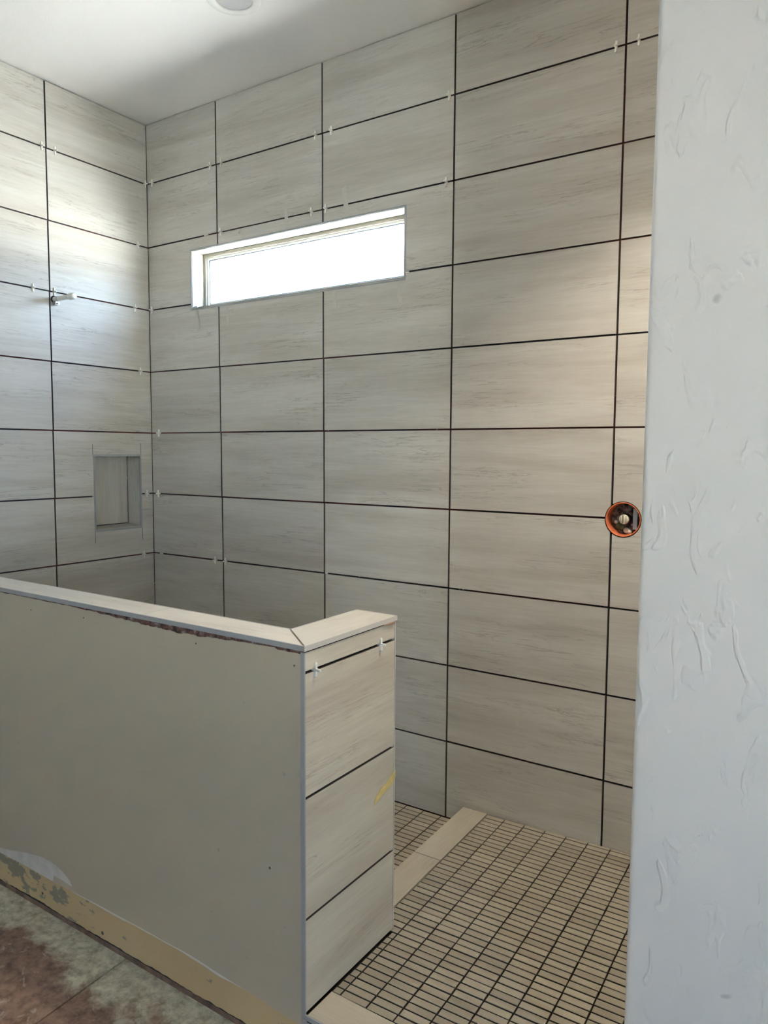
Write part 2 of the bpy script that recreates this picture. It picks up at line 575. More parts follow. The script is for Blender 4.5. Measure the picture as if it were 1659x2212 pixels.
def cut_tile(x0, x1, z0, z1, hole=None):
    """tile mesh in its own frame (origin at x0,z0; face at y=0 looking to -y); a rectangle hole is cut out"""
    key = (round(x1-x0, 4), round(z1-z0, 4)) if hole is None else None
    if key and key in _tile_cache:
        return _tile_cache[key]
    mb = MB()
    if hole is None:
        mb.box(0, x1-x0, 0, TH, 0, z1-z0)
    else:
        hx0, hx1, hz0, hz1 = hole
        xs = sorted({x0, x1} | {min(max(h, x0), x1) for h in (hx0, hx1)})
        zs = sorted({z0, z1} | {min(max(h, z0), z1) for h in (hz0, hz1)})
        keep = {}
        for i in range(len(xs)-1):
            for k in range(len(zs)-1):
                cx, cz = (xs[i]+xs[i+1])/2, (zs[k]+zs[k+1])/2
                keep[i, k] = not (hx0 < cx < hx1 and hz0 < cz < hz1)
        if not any(keep.values()):
            return None
        for (i, k), on in keep.items():
            if not on:
                continue
            a, b_, c, d = xs[i]-x0, xs[i+1]-x0, zs[k]-z0, zs[k+1]-z0
            mb.add([(a, 0, c), (b_, 0, c), (b_, 0, d), (a, 0, d)], [(0, 1, 2, 3)])
            mb.add([(a, TH, c), (b_, TH, c), (b_, TH, d), (a, TH, d)], [(3, 2, 1, 0)])
            for (di, dk, e0, e1) in ((-1, 0, (a, d), (a, c)), (1, 0, (b_, c), (b_, d)), (0, -1, (a, c), (b_, c)), (0, 1, (b_, d), (a, d))):
                if not keep.get((i+di, k+dk), False):
                    mb.add([(e0[0], 0, e0[1]), (e0[0], TH, e0[1]), (e1[0], TH, e1[1]), (e1[0], 0, e1[1])], [(0, 1, 2, 3)])
    me = mb.mesh('tile')
    me.materials.append(M_TILE)
    dark_edges(me, 1)
    if key:
        _tile_cache[key] = me
    return me


# ================================================================== SETTING
# ground outside
g = MB().box(-40, 40, -40, 40, -0.35, -0.25).build('ground', M_GROUND)
tag(g, 'sunlit tan gravel ground outside the house', 'ground', 'structure')

# ---- back wall (window wall): solid backing with openings, tiles as parts
wb = empty('wall_back')
tag(wb, 'long tiled shower wall with the slot window in it', 'wall', 'structure')
OW = 0.115   # outer face
VH = 0.060  # half size of the opening behind the valve hole
mb = MB()
mb.box(-0.16, WX0, TH, OW, 0, CEIL)
mb.box(WX0, WX1, TH, OW, 0, WZ0)
mb.box(WX0, WX1, TH, OW, WZ1, CEIL)
mb.box(WX1, HX-VH, TH, OW, 0, CEIL)
mb.box(HX-VH, HX+VH, TH, OW, 0, HZ-VH)
mb.box(HX-VH, HX+VH, TH, OW, HZ+VH, CEIL)
mb.box(HX-VH, HX+VH, 0.10, OW, HZ-VH, HZ+VH)
mb.box(HX+VH, RX+0.15, TH, OW, 0, CEIL)
mb.build('backing', M_MEMB, wb)

ZB = [CEIL-0.003]+[ROW(k) for k in range(1, 10)]+[None]
DRIFT = {1: (0.0, 0.0026), 2: (0.0, 0.00175), 3: (-0.0024, 0.0), 4: (0.001, 0.0)}
def drift(c, r_):           # the upright joints wander a few millimetres from course to course
    a, k = DRIFT.get(c, (0.0, 0.0))
    return a+k*(r_-2.8)
for c in range(len(COLX)-1):
    for r_ in range(10):
        x0 = COLX[c]+drift(c, r_)+(JX/2 if c else 0.003)
        x1 = COLX[c+1]+drift(c+1, r_)-JX/2
        z1 = ZB[r_]-(JZ/2 if r_ else 0)
        zlow = (LOW if c < 3 else FL)+0.003
        if c == 3: zlow = LOW + 0.003
        z0 = ZB[r_+1]+JZ/2 if r_ < 9 else zlow
        z0 += rnd.uniform(-.0006, .0006) if r_ < 9 else 0
        hole = None
        if x0 < WX1 and x1 > WX0 and z0 < WZ1 and z1 > WZ0:
            hole = (WX0, WX1, WZ0, WZ1)
        # the four tiles round the valve are cut along the round hole
        cx, cz = HX, HZ
        px = min(max(cx, x0), x1); pz = min(max(cz, z0), z1)
        if (px-cx)**2+(pz-cz)**2 < HR*HR:
            top = z0 > 1.25 and z1 > 1.4            # tile above the joint
            zc = z0 if top else z1                  # the edge next to the hole
            left = x1 < HX
            xe = x1 if left else x0
            dx, dz = xe-cx, zc-cz
            zi = cz+(1 if top else -1)*math.sqrt(HR*HR-dx*dx)     # where the circle leaves the vertical edge
            xi = cx+(-1 if left else 1)*math.sqrt(HR*HR-dz*dz)    # ... and the horizontal edge
            a0 = math.atan2(zi-cz, xe-cx); a1 = math.atan2(zc-cz, xi-cx)
            # arc from (xe, zi) to (xi, zc) without passing through the empty quadrant
            def arc(a, b_, n=14):
                d = b_-a
                while d > math.pi: d -= 2*math.pi
                while d < -math.pi: d += 2*math.pi
                return [(cx+HR*math.cos(a+d*i/n), cz+HR*math.sin(a+d*i/n)) for i in range(n+1)]
            ap = arc(a0, a1)
            if left and top:
                pts = [(x0, z0)]+list(reversed(ap))+[(x1, z1), (x0, z1)]
            elif left:
                pts = [(x0, z0), (x1, z0)]+ap+[(x0, z1)]
            elif top:
                pts = ap+[(x1, z0), (x1, z1), (x0, z1)]
            else:
                pts = [(x0, z0), (x1, z0), (x1, z1)]+list(reversed(ap))
            pts = [(x-x0, z-z0) for x, z in pts]
            me = MB().prism(pts, 0, TH).mesh('tile')
            me.materials.append(M_TILE)
            dark_edges(me, 1)
        else:
            me = cut_tile(x0, x1, z0, z1, hole)
        if me is None:
            continue
        link('tile', me, None, wb, (x0, rnd.uniform(-.0004, .0004), z0))

# ---- window
wd = empty('window_1')
tag(wd, 'long narrow slot window high in the tiled wall, blown out white', 'window', 'structure')
FY = 0.074     # inner face of the frame
# tiled reveal: head in three pieces, jambs, sill
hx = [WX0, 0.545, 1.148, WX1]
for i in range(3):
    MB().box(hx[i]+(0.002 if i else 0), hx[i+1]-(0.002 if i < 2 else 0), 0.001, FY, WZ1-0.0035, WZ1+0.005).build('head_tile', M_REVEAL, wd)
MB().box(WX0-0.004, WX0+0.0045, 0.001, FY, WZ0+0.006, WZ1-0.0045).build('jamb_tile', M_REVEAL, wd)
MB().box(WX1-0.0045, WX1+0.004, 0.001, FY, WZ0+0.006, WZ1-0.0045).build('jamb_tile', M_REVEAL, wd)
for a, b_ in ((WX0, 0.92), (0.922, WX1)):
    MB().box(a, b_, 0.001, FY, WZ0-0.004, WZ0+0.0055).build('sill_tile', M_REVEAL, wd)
# metal edge trim standing 1.5 mm proud of the tiles
for (a, b_, c, d) in ((WX0-0.005, WX1+0.005, WZ1-0.001, WZ1+0.006), (WX0-0.005, WX1+0.005, WZ0-0.007, WZ0+0.001),
                      (WX0-0.006, WX0+0.001, WZ0+0.001, WZ1-0.001), (WX1-0.001, WX1+0.006, WZ0+0.001, WZ1-0.001)):
    MB().box(a, b_, -0.002, 0.006, c, d).build('edge_trim', M_TRIM, wd)
# vinyl frame: outer face, inner bevel, dark gasket
def ring(x0, x1, z0, z1, t, y0, y1):
    m_ = MB()
    m_.box(x0, x1, y0, y1, z1-t, z1); m_.box(x0, x1, y0, y1, z0, z0+t)
    m_.box(x0, x0+t, y0, y1, z0+t, z1-t); m_.box(x1-t, x1, y0, y1, z0+t, z1-t)
    return m_
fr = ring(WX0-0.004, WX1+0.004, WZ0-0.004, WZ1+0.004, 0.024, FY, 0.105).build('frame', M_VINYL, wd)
ring(WX0+0.020, WX1-0.020, WZ0+0.020, WZ1-0.020, 0.009, FY+0.008, 0.102).build('glazing_bead', M_WHITE, fr)
ring(WX0+0.029, WX1-0.029, WZ0+0.029, WZ1-0.029, 0.006, FY+0.014, 0.099).build('gasket', plain('gasket_grey', (0.20, 0.24, 0.27), 0.5), fr)
MB().box(WX0+0.027, WX1-0.027, 0.091, 0.096, WZ0+0.027, WZ1-0.027).build('pane', M_GLASS, wd)
portal('window_daylight', ((WX0+WX1)/2, OW+0.005, (WZ0+WZ1)/2), (0, -1, 0), WX1-WX0, WZ1-WZ0)

# ---- left wall
wl = empty('wall_left')
tag(wl, 'short tiled shower wall with the recessed niche', 'wall', 'structure')
ND = 0.10
mb = MB()
mb.box(-0.16, -TH, NY1, TH, 0, CEIL)
mb.box(-0.16, -TH, RY-0.15, NY0, 0, CEIL)
mb.box(-0.16, -TH, NY0, NY1, 0, NZ0)
mb.box(-0.16, -TH, NY0, NY1, NZ1, CEIL)
mb.box(-0.16, -ND-0.006, NY0, NY1, NZ0, NZ1)
mb.build('backing', M_MEMB, wl)
R90 = math.pi/2
for c in range(2):
    ya, yb = COLY[c+1], COLY[c]
    for r_ in range(10):
        dr = 0.0016*(3.3-r_)
        y0 = ya+JX/2+(0 if c else dr)
        y1 = yb-(JX/2 if c else 0.002)+(dr if c else 0)
        z1 = ZB[r_]-(JZ/2 if r_ else 0)
        z0 = ZB[r_+1]+JZ/2 if r_ < 9 else LOW+0.003
        hole = (NY0, NY1, NZ0, NZ1) if (y0 < NY1 and y1 > NY0 and z0 < NZ1 and z1 > NZ0) else None
        me = cut_tile(y0, y1, z0, z1, hole)
        if me:
            link('tile', me, None, wl, (rnd.uniform(-.0004, .0004), y0, z0), R90)
MB().box(-TH, 0.0, RY, COLY[2]-0.115, 0, CEIL).build('painted_board', M_ROOM, wl)
# niche
nb = MB().box(-ND-0.004, -ND, NY0+0.0065, NY1-0.0065, NZ0+0.0165, NZ1-0.006).build('niche_back', tile_mat('niche_tile', (0.585, 0.565, 0.515), (0.455, 0.422, 0.372), (0.25, 0.22, 0.185)), wl)
# its veins run upwards: turn the piece's own frame
nb.data.transform(Matrix.Rotation(math.radians(90), 4, 'Y')); nb.rotation_euler = (0, math.radians(-90), 0)
for (a, b_) in ((NY0-0.006, NY0+0.003), (NY1-0.003, NY1+0.006)):
    o = MB().box(-ND, -0.002, a, b_, NZ0+0.004, NZ1-0.001).build('niche_side', M_TILE, wl)
    o.data.transform(Matrix.Rotation(math.radians(90), 4, 'Y')); o.rotation_euler = (0, math.radians(-90), 0)
MB().box(-ND, -0.002, NY0+0.003, NY1-0.003, NZ1-0.003, NZ1+0.006).build('niche_head', M_TILE, wl)
sh = MB()
sh.add([(-ND, NY0+0.004, NZ0+0.013), (0.0, NY0+0.004, NZ0+0.004), (0.0, NY1-0.003, NZ0+0.004), (-ND, NY1-0.003, NZ0+0.013),
        (-ND, NY0+0.004, NZ0-0.004), (0.0, NY0+0.004, NZ0-0.004), (0.0, NY1-0.003, NZ0-0.004), (-ND, NY1-0.003, NZ0-0.004)],
       [(0, 1, 2, 3), (7, 6, 5, 4), (4, 5, 1, 0), (5, 6, 2, 1), (6, 7, 3, 2), (7, 4, 0, 3)])
sh.build('niche_shelf', M_TILE, wl)
for (a, b_, c, d) in ((NY0-0.004, NY0+0.005, NZ0-0.004, NZ1+0.004), (NY1-0.005, NY1+0.004, NZ0-0.004, NZ1+0.004),
                      (NY0+0.005, NY1-0.005, NZ1-0.006, NZ1+0.004), (NY0+0.005, NY1-0.005, NZ0-0.006, NZ0+0.003)):
    MB().box(-0.006, 0.0015, a, b_, c, d).build('niche_trim', M_TRIM, wl)
for (y, za, zb) in ((NY0-0.005, NZ1+0.004, NZ1+0.052), (NY1+0.003, NZ1+0.004, NZ1+0.058), (NY0-0.002, NZ0-0.060, NZ0-0.004), (NY1+0.004, NZ0-0.066, NZ0-0.004)):
    MB().box(0.0002, 0.0008, y-0.0011, y+0.0011, za, zb).build('pencil_mark', M_PENCIL, wl)

# pale thinset smear on a low tile of the window wall
CHX, CHZ = 2.035, 0.555
m_ = MB(); vs = []; fs = []
for i in range(9):
    t_ = i/8
    x, z = CHX+0.030*t_**1.6, CHZ-0.035+0.062*t_
    w = 0.0075*math.sin(math.pi*(0.15+0.8*t_))
    vs += [(x-w, -0.0009, z+w*0.4), (x+w*0.6, -0.0009, z-w*0.5)]
for i in range(8):
    fs.append((2*i, 2*i+1, 2*i+3, 2*i+2))
m_.add(vs, fs); m_.build('thinset_smear', plain('dried_thinset', (0.56, 0.53, 0.46), 0.9), wb)

# ---- half wall
wh = empty('wall_half')
tag(wh, 'low grey half wall with a tiled cap and tiled end', 'half wall', 'structure')
mb = MB()
mb.box(0.0, PX1-TH-0.002, PY0+0.003, -1.082, 0.02, 1.060)
mb.box(1.862, PX1-TH-0.002, -1.082, PY1-0.008, 0.02, 1.060)
mb.build('core', M_THIN, wh)
MB().box(0.0, PX1-0.012, PY0+0.006, -1.09, 0.0, 0.034).build('sill_plate', M_PLATE, wh)
# shower-side tile faces of the half wall
MB().box(0.004, 1.852, -1.082, -1.073, LOW+0.003, 1.060).build('inner_tile_face', M_TILE, wh)
o = MB().box(-1.070, PY1-0.001, -1.862, -1.853, LOW+0.003, 1.060)
o = o.build('inner_tile_face', M_TILE, wh, rotz=0)
o.data.transform(Matrix.Rotation(math.radians(90), 4, 'Z'))
MB().box(1.853, PX1-0.004, PY1-0.008, PY1+0.001, FL+0.003, 1.060).build('inner_tile_face', M_TILE, wh)
# end face tiles
eb = [1.0580, 1.009, 0.6975, 0.388, FL+0.004]
for i in range(4):
    z1 = eb[i]-(0.0035 if i else 0.0)
    z0 = eb[i+1]+(0.0035 if i < 3 else 0)
    y0, y1 = PY0+0.0025, PY1-0.003
    em = cut_tile(y0, y1, z0, z1).copy()
    em.materials[0] = M_ENDT
    link('end_tile', em, None, wh, (PX1+rnd.uniform(-.0004, .0004), y0, z0), R90)
MB().box(PX1-0.0105, PX1+0.001, PY0-0.003, PY0+0.0015, 0.02, 1.058).build('corner_trim', M_TRIM, wh)
MB().box(PX1-0.006, PX1+0.001, PY1-0.002, PY1+0.002, FL+0.002, 1.058).build('corner_trim', M_TRIML, wh)
# cap: three long pieces and the mitred return
CT, CB = PTOP, PTOP-0.009
cy0, cy1 = PY0+0.001, -1.0755
cxi, cxo = 1.858, PX1+0.000
def cap(poly, name='cap_tile', z0=CB, z1=CT, ax=None):
    n = len(poly)
    m_ = MB()
    m_.add([(x, y, z1) for x, y in poly]+[(x, y, z0) for x, y in poly],
           [tuple(range(n)), tuple(reversed(range(n, 2*n)))]+[(i, i+n, (i+1) % n+n, (i+1) % n) for i in range(n)])
    return m_.build(name, M_CAPT, wh)
cap([(0.0, cy0), (0.7895, cy0), (0.7895, cy1), (0.0, cy1)])
cap([(0.7915, cy0), (1.3955, cy0), (1.3955, cy1), (0.7915, cy1)])
cap([(1.3975, cy0), (cxo-0.007, cy0), (cxi-0.007, cy1), (1.3975, cy1)])
rc = cap([(cxo, cy0+0.001), (cxo, PY1+0.004), (cxi, PY1+0.004), (cxi, cy1+0.001)])
rc.data.transform(Matrix.Rotation(math.radians(-90), 4, 'Z')); rc.rotation_euler = (0, 0, math.radians(90))
MB().box(0.0, PX1+0.001, PY0-0.0035, PY0+0.001, CT-0.0125, CT+0.0006).build('cap_trim', M_TRIM, wh)
MB().box(PX1+0.0002, PX1+0.0035, PY0-0.0035, PY1+0.006, CT-0.0125, CT+0.0006).build('cap_trim', M_TRIML, wh)
MB().box(cxi-0.004, cxi-0.0005, cy1+0.003, PY1+0.006, CT-0.0125, CT+0.0006).build('cap_trim', M_TRIML, wh)
MB().box(0.0, cxi-0.004, cy1, cy1+0.0035, CT-0.0125, CT+0.0006).build('cap_trim', M_TRIML, wh)
MB().box(cxi-0.001, PX1+0.0005, PY1+0.004, PY1+0.007, CT-0.0125, CT+0.0006).build('cap_trim', M_TRIML, wh)
m_ = MB()
m_.add([(PX1-0.001, -0.850, 1.0615), (PX1-0.001, -0.794, 1.0615), (PX1-0.001, -0.794, 1.052), (PX1-0.001, -0.835, 1.056),
        (PX1+0.007, -0.845, 1.0615), (PX1+0.007, -0.796, 1.0615), (PX1+0.005, -0.796, 1.054), (PX1+0.005, -0.832, 1.058)],
       [(4, 7, 6, 5), (0, 4, 5, 1), (3, 2, 6, 7), (0, 3, 7, 4), (1, 5, 6, 2)])
m_.build('wood_shim', plain('shim_wood', (0.42, 0.27, 0.17), 0.7), wh)
# grey putty bead stuck on the lower window corner
m_ = MB()
for (x, z, r_) in ((0.330, WZ0+0.004, 0.006), (0.338, WZ0+0.005, 0.007), (0.348, WZ0+0.006, 0.006)):
    m_.lathe([(0.0, -r_*1.2), (r_*0.7, -r_*0.8), (r_, 0), (r_*0.6, r_)], (x, 0.0, z), 'y', 10, False)
m_.build('putty_bead', M_SMEAR, wd)
# grey painted board with a ragged upper edge and a wavy lower edge
def nz(x, s, seed=0.0):
    return mnoise.noise(Vector((x*s, seed, 0.37)))
NC = 260
mb = MB()
mort = MB()
tops, bots = [], []
for i in range(NC+1):
    x = (PX1-0.0108)*i/NC
    bell = math.exp(-((x-1.52)/0.26)**2)
    gap = 0.0035+0.010*bell+abs(nz(x, 26))*0.006*(0.4+bell)+abs(nz(x, 90, 3))*0.004*bell
    if x > 1.9: gap += 0.004
    zt = CT-0.0125-gap
    # lower paint line, measured along the wall
    t = x
    zb = 0.128+0.004*math.sin(2.2*(t-0.9))+0.003*nz(x, 6, 5)
    if x > 1.55: zb -= 0.055*(x-1.55)
    tops.append(zt); bots.append(zb)
Yp = PY0
vs, fs = [], []
for i in range(NC+1):
    x = (PX1-0.0108)*i/NC
    vs += [(x, Yp, bots[i]), (x, Yp, tops[i]), (x, Yp+0.0028, tops[i]), (x, Yp+0.0028, bots[i])]
for i in range(NC):
    a, b_ = 4*i, 4*(i+1)
    fs += [(a, b_, b_+1, a+1), (a+1, b_+1, b_+2, a+2), (a+3, b_+3, b_, a)]
mb.add(vs, fs)
mb.build('painted_face', M_GREYP, wh)
# crumbly bed of mortar and membrane showing under the cap
vs, fs = [], []
NM = 300
for i in range(NM+1):
    x = 0.0+(PX1-0.012)*i/NM
    for k in range(5):
        z = 1.030+0.031*k/4
        y = PY0+0.0028-0.0022*(0.5+nz(x*1.0+k*7.1, 70, k*1.7))
        vs.append((x, y, z))
for i in range(NM):
    for k in range(4):
        a = i*5+k
        fs.append((a, a+5, a+6, a+1))
mort.add(vs, fs)
mort.build('mortar_bed', M_MORTAR, wh)
# bare drywall paper along the bottom with a torn lower edge
vs, fs = [], []
for i in range(NC+1):
    x = (PX1-0.0108)*i/NC
    zl = 0.026+0.004*nz(x, 9, 2)+0.003*nz(x, 45, 8)
    vs += [(x, Yp+0.0008, zl), (x, Yp+0.0008, 0.16), (x, Yp+0.0035, zl)]
for i in range(NC):
    a, b_ = 3*i, 3*(i+1)
    fs += [(a, b_, b_+1, a+1), (a+2, b_+2, b_, a)]
mb = MB(); mb.add(vs, fs)
mb.build('bare_drywall_strip', M_STRIP, wh)
# pale caulk ridge along the paint line and the primer smear
vs, fs = [], []
for i in range(NC+1):
    x = (PX1-0.0108)*i/NC
    k = max(0.0, min(1.0, (x-1.02)/0.08))*max(0.0, min(1.0, (1.80-x)/0.10))
    w = 0.0002+0.0065*k*(0.7+0.5*nz(x, 14, 9))
    vs += [(x, Yp-0.0002, bots[i]-w), (x, Yp-0.0012*k-0.0003, bots[i]-w*0.3), (x, Yp-0.0002, bots[i]+w*0.2)]
for i in range(NC):
    a, b_ = 3*i, 3*(i+1)
    fs += [(a, b_, b_+1, a+1), (a+1, b_+1, b_+2, a+2)]
mb = MB(); mb.add(vs, fs, True)
mb.build('caulk_ridge', M_RIDGE, wh)
sm = [(0.50, 0.127), (0.62, 0.126), (0.80, 0.128), (0.925, 0.126), (0.93, 0.150), (1.005, 0.146), (1.03, 0.143), (1.02, 0.160), (0.98, 0.178), (0.92, 0.190), (0.86, 0.190), (0.78, 0.178), (0.70, 0.160), (0.60, 0.142)]
MB().prism(sm, Yp-0.0005, Yp+0.001).build('primer_smear', M_SMEAR, wh)
for (x, z, r_) in ((1.878, 0.485, 0.0042), (1.962, 1.022, 0.0032), (0.85, 1.02, 0.003), (1.13, 1.03, 0.003), (1.62, 1.025, 0.003), (0.86, 0.062, 0.005), (1.18, 0.045, 0.006)):
    MB().lathe([(0.0, -0.0006), (r_*0.6, -0.0006), (r_, 0.0004), (r_, 0.002)], (x, Yp, z), 'y', 10).build('screw_dimple', M_NAIL, wh)

# ---- shower floor: mosaic
RA = 0.027
def grid(u, v):      # grid frame -> world
    return (1.9145+u-RA*v*1.0, v+RA*u)
CP, RP = 0.0803, 0.0265
MJ = 0.0043
def floor_z(x, y):
    return FL+0.026*max(0.0, x-1.95)*max(0.0, 1+y/0.9)
sf = MB().box(1.84, 3.30, -1.076, TH, 0.0, FL-0.010).box(PX1-0.006, 3.30, -1.183, -1.076, 0.0, FL-0.010)
sf = sf.build('shower_floor', M_THIN)
tag(sf, 'sloped shower floor of narrow beige mosaic strips', 'floor', 'structure')
proj = lambda P: (829.5+FPX*((Vector(P)-CAM).dot(r2)/(Vector(P)-CAM).dot(fw)), 1106-FPX*((Vector(P)-CAM).dot(u2)/(Vector(P)-CAM).dot(fw)))
pieces = []
for k in range(0, 18):
    for j in range(0, 42):
        u0, u1 = k*CP+MJ/2, (k+1)*CP-MJ/2
        if k == 0: u0 = 0.008
        v1, v0 = -0.0032-j*RP-MJ/2, -0.0032-(j+1)*RP+MJ/2
        if j == 0: v1 -= 0.0
        cxw, cyw = grid((u0+u1)/2, (v0+v1)/2)
        if cyw < PY1+0.0:                       # along the half wall
            lim = PX1+0.006
            x_at0 = grid(u0, (v0+v1)/2)[0]
            x_at1 = grid(u1, (v0+v1)/2)[0]
            if x_at1 < lim+0.006: continue
            if x_at0 < lim: u0 += lim-x_at0
        if cxw > 3.28: continue
        ylow = grid((u0+u1)/2, v0)[1]
        yhigh = grid((u0+u1)/2, v1)[1]
        if yhigh < -1.083+0.006: continue
        if ylow < -1.083: v0 += (-1.083-ylow)
        ytop = grid((u0+u1)/2, v1)[1]
        if ytop > -0.002: v1 -= (ytop+0.002)
        if v1-v0 < 0.005: continue
        cxw, cyw = grid((u0+u1)/2, (v0+v1)/2)
        zz = floor_z(cxw, cyw)
        px, py = proj((cxw, cyw, zz))
        edge_px = 1350+60*(1-py/2212)
        vis = px < edge_px+30 and py < 2235 and px > 600
        pieces.append((vis, (Vector((cxw, cyw, zz))-CAM).length, u1-u0, v1-v0, cxw, cyw, zz))
pieces.sort(key=lambda p: (not p[0], p[1]))
_mc = {}
PT = 0.008
def mosaic_mesh(w, d):
    key = (round(w, 4), round(d, 4))
    if key not in _mc:
        a, b_, c = w/2, d/2, 0.0012
        m_ = MB()
        vs = [(-a, -b_, -PT), (a, -b_, -PT), (a, b_, -PT), (-a, b_, -PT), (-a, -b_, -c), (a, -b_, -c), (a, b_, -c), (-a, b_, -c),
              (-a+c, -b_+c, 0), (a-c, -b_+c, 0), (a-c, b_-c, 0), (-a+c, b_-c, 0)]
        m_.add(vs, [(8, 9, 10, 11), (0, 1, 5, 4), (1, 2, 6, 5), (2, 3, 7, 6), (3, 0, 4, 7), (4, 5, 9, 8), (5, 6, 10, 9), (6, 7, 11, 10), (7, 4, 8, 11)])
        me = m_.mesh('mosaic_tile')
        me.materials.append(M_MOSAIC)
        dark_edges(me, 2)
        _mc[key] = me
    return _mc[key]
NIND = 300
rest = MB()
for i, (vis, dist, w, d, x, y, z) in enumerate(pieces):
    me = mosaic_mesh(w, d)
    rz = math.atan(RA)+rnd.uniform(-.006, .006)
    x += rnd.uniform(-.0006, .0006); y += rnd.uniform(-.0005, .0005); z += rnd.uniform(-.0004, .0004)
    if i < NIND and vis:
        link('mosaic_tile', me, None, sf, (x, y, z), rz)
    else:
        ca, sa = math.cos(rz), math.sin(rz)
        rest.add([(x+v.co.x*ca-v.co.y*sa, y+v.co.x*sa+v.co.y*ca, z+v.co.z) for v in me.vertices], [tuple(p.vertices) for p in me.polygons])
if rest.v:
    o = rest.build('far_mosaic', M_MOSAIC, sf); dark_edges(o.data, 2); o['kind'] = 'stuff'
# threshold tile and its trim at the entry
MB().box(PX1+0.006, 2.39, -1.184, -1.0865, FL-0.009, FL+0.001).build('threshold_tile', M_STEP, sf)
MB().box(2.394, EX-0.004, -1.184, -1.0865, FL-0.009, FL+0.001).build('threshold_tile', M_STEP, sf)
MB().box(PX1+0.001, EX, -1.189, -1.185, FL-0.011, FL+0.0015).build('threshold_trim', M_TRIM, sf)
MB().box(PX1+0.006, EX, -1.193, -1.187, 0.004, FL-0.016).build('riser_tile', M_TILE, sf)
MB().box(PX1-0.004, PX1+0.006, -1.194, -1.186, 0.0, FL-0.010).build('threshold_trim', M_TRIM, sf)
# the two long tiles of the step
def step_piece(v0, v1):
    q = [grid(-0.098, v0), grid(0.004, v0), grid(0.004, v1), grid(-0.098, v1)]
    cx_, cy_ = sum(p[0] for p in q)/4, sum(p[1] for p in q)/4
    n = 4
    m_ = MB()
    m_.add([(x-cx_, y-cy_, 0.0015) for x, y in q]+[(x-cx_, y-cy_, -0.008) for x, y in q],
           [(0, 1, 2, 3), (7, 6, 5, 4)]+[(i, i+4, (i+1) % 4+4, (i+1) % 4) for i in range(4)])
    o = m_.build('step_tile', M_STEP, sf)
    o.data.transform(Matrix.Rotation(math.radians(-90), 4, 'Z')); o.rotation_euler = (0, 0, math.radians(90))
    o.location = (cx_, cy_, FL)
step_piece(-0.387, 0.0005)
step_piece(-0.770, -0.390)
# riser below the step
m_ = MB()
q = [grid(-0.094, -0.775), grid(-0.086, -0.775), grid(-0.086, 0.0), grid(-0.094, 0.0)]
m_.add([(x, y, FL-0.008) for x, y in q]+[(x, y, LOW) for x, y in q], [(0, 1, 2, 3), (7, 6, 5, 4)]+[(i, i+4, (i+1) % 4+4, (i+1) % 4) for i in range(4)])
m_.build('step_riser', M_TILE, sf)

# ---- lower floor left of the step
lf = MB().box(-TH, 1.84, -1.082, TH, 0.0, LOW-0.010).build('lower_shower_floor', M_THIN)
tag(lf, 'lower mosaic floor beyond the step tiles', 'floor', 'structure')
rest = MB()
LC = 0.0806
for k in range(-18, 4):
    for j in range(0, 41):
        x0, x1 = 1.5557+k*LC+MJ/2, 1.5557+(k+1)*LC-MJ/2
        y1, y0 = -0.002-j*0.0283-MJ/2, -0.002-(j+1)*0.0283+MJ/2
        if y0 < -1.072: continue
        cx_, cy_ = (x0+x1)/2-0.02*((y0+y1)/2), (y0+y1)/2
        if cx_+LC/2 > 1.826-RA*cy_:
            lim = 1.8195-RA*cy_
            if cx_-LC/2 > lim-0.01: continue
            xr = lim; xl = cx_-(x1-x0)/2
            cx_ = (xl+xr)/2; w = xr-xl
        else:
            w = x1-x0
        if cx_-w/2 < 0.003: continue
        if cy_ < PY1 and cx_+w/2 > 1.85: continue
        me = mosaic_mesh(w, y1-y0)
        rz = rnd.uniform(-.006, .006)+0.02
        px, py = proj((cx_, cy_, LOW))
        if px > 835 and cy_ > -0.56:
            link('mosaic_tile', me, None, lf, (cx_, cy_, LOW+rnd.uniform(-.0004, .0004)), rz)
        else:
            rest.add([(cx_+v.co.x, cy_+v.co.y, LOW+v.co.z) for v in me.vertices], [tuple(p.vertices) for p in me.polygons])
o = rest.build('hidden_mosaic', M_MOSAIC, lf); dark_edges(o.data, 2); o['kind'] = 'stuff'

# ---- bathroom floor: two slabs with a sawn joint
fl = MB().box(-0.16, RX+0.15, RY-0.15, OW, -0.25, -0.006).build('floor', M_THIN)
tag(fl, 'bare stained concrete floor along the half wall', 'floor', 'structure')
m_ = MB(); q = [(0.0, -1.165), (1.2815, -1.165), (1.462, RY), (0.0, RY)]
def slab(q, name='slab'):
    m_ = MB()
    q = list(reversed(q))
    n = len(q)
    m_.add([(x, y, 0.0) for x, y in q]+[(x, y, -0.006) for x, y in q], [tuple(range(n)), tuple(reversed(range(n, 2*n)))]+[(i, i+n, (i+1) % n+n, (i+1) % n) for i in range(n)])
    m_.build(name, M_SLAB, fl)
slab(q)
slab([(1.287, -1.165), (1.984, -1.165), (1.984, -1.196), (EX, -1.196), (EX, EY-0.0), (RX, EY-0.0), (RX, RY), (1.4675, RY)])

# ---- ceiling
cl = MB().box(-0.16, RX+0.15, RY-0.15, OW, CEIL, CEIL+0.2).build('ceiling', M_CEIL)
tag(cl, 'plain white painted ceiling over the shower', 'ceiling', 'structure')

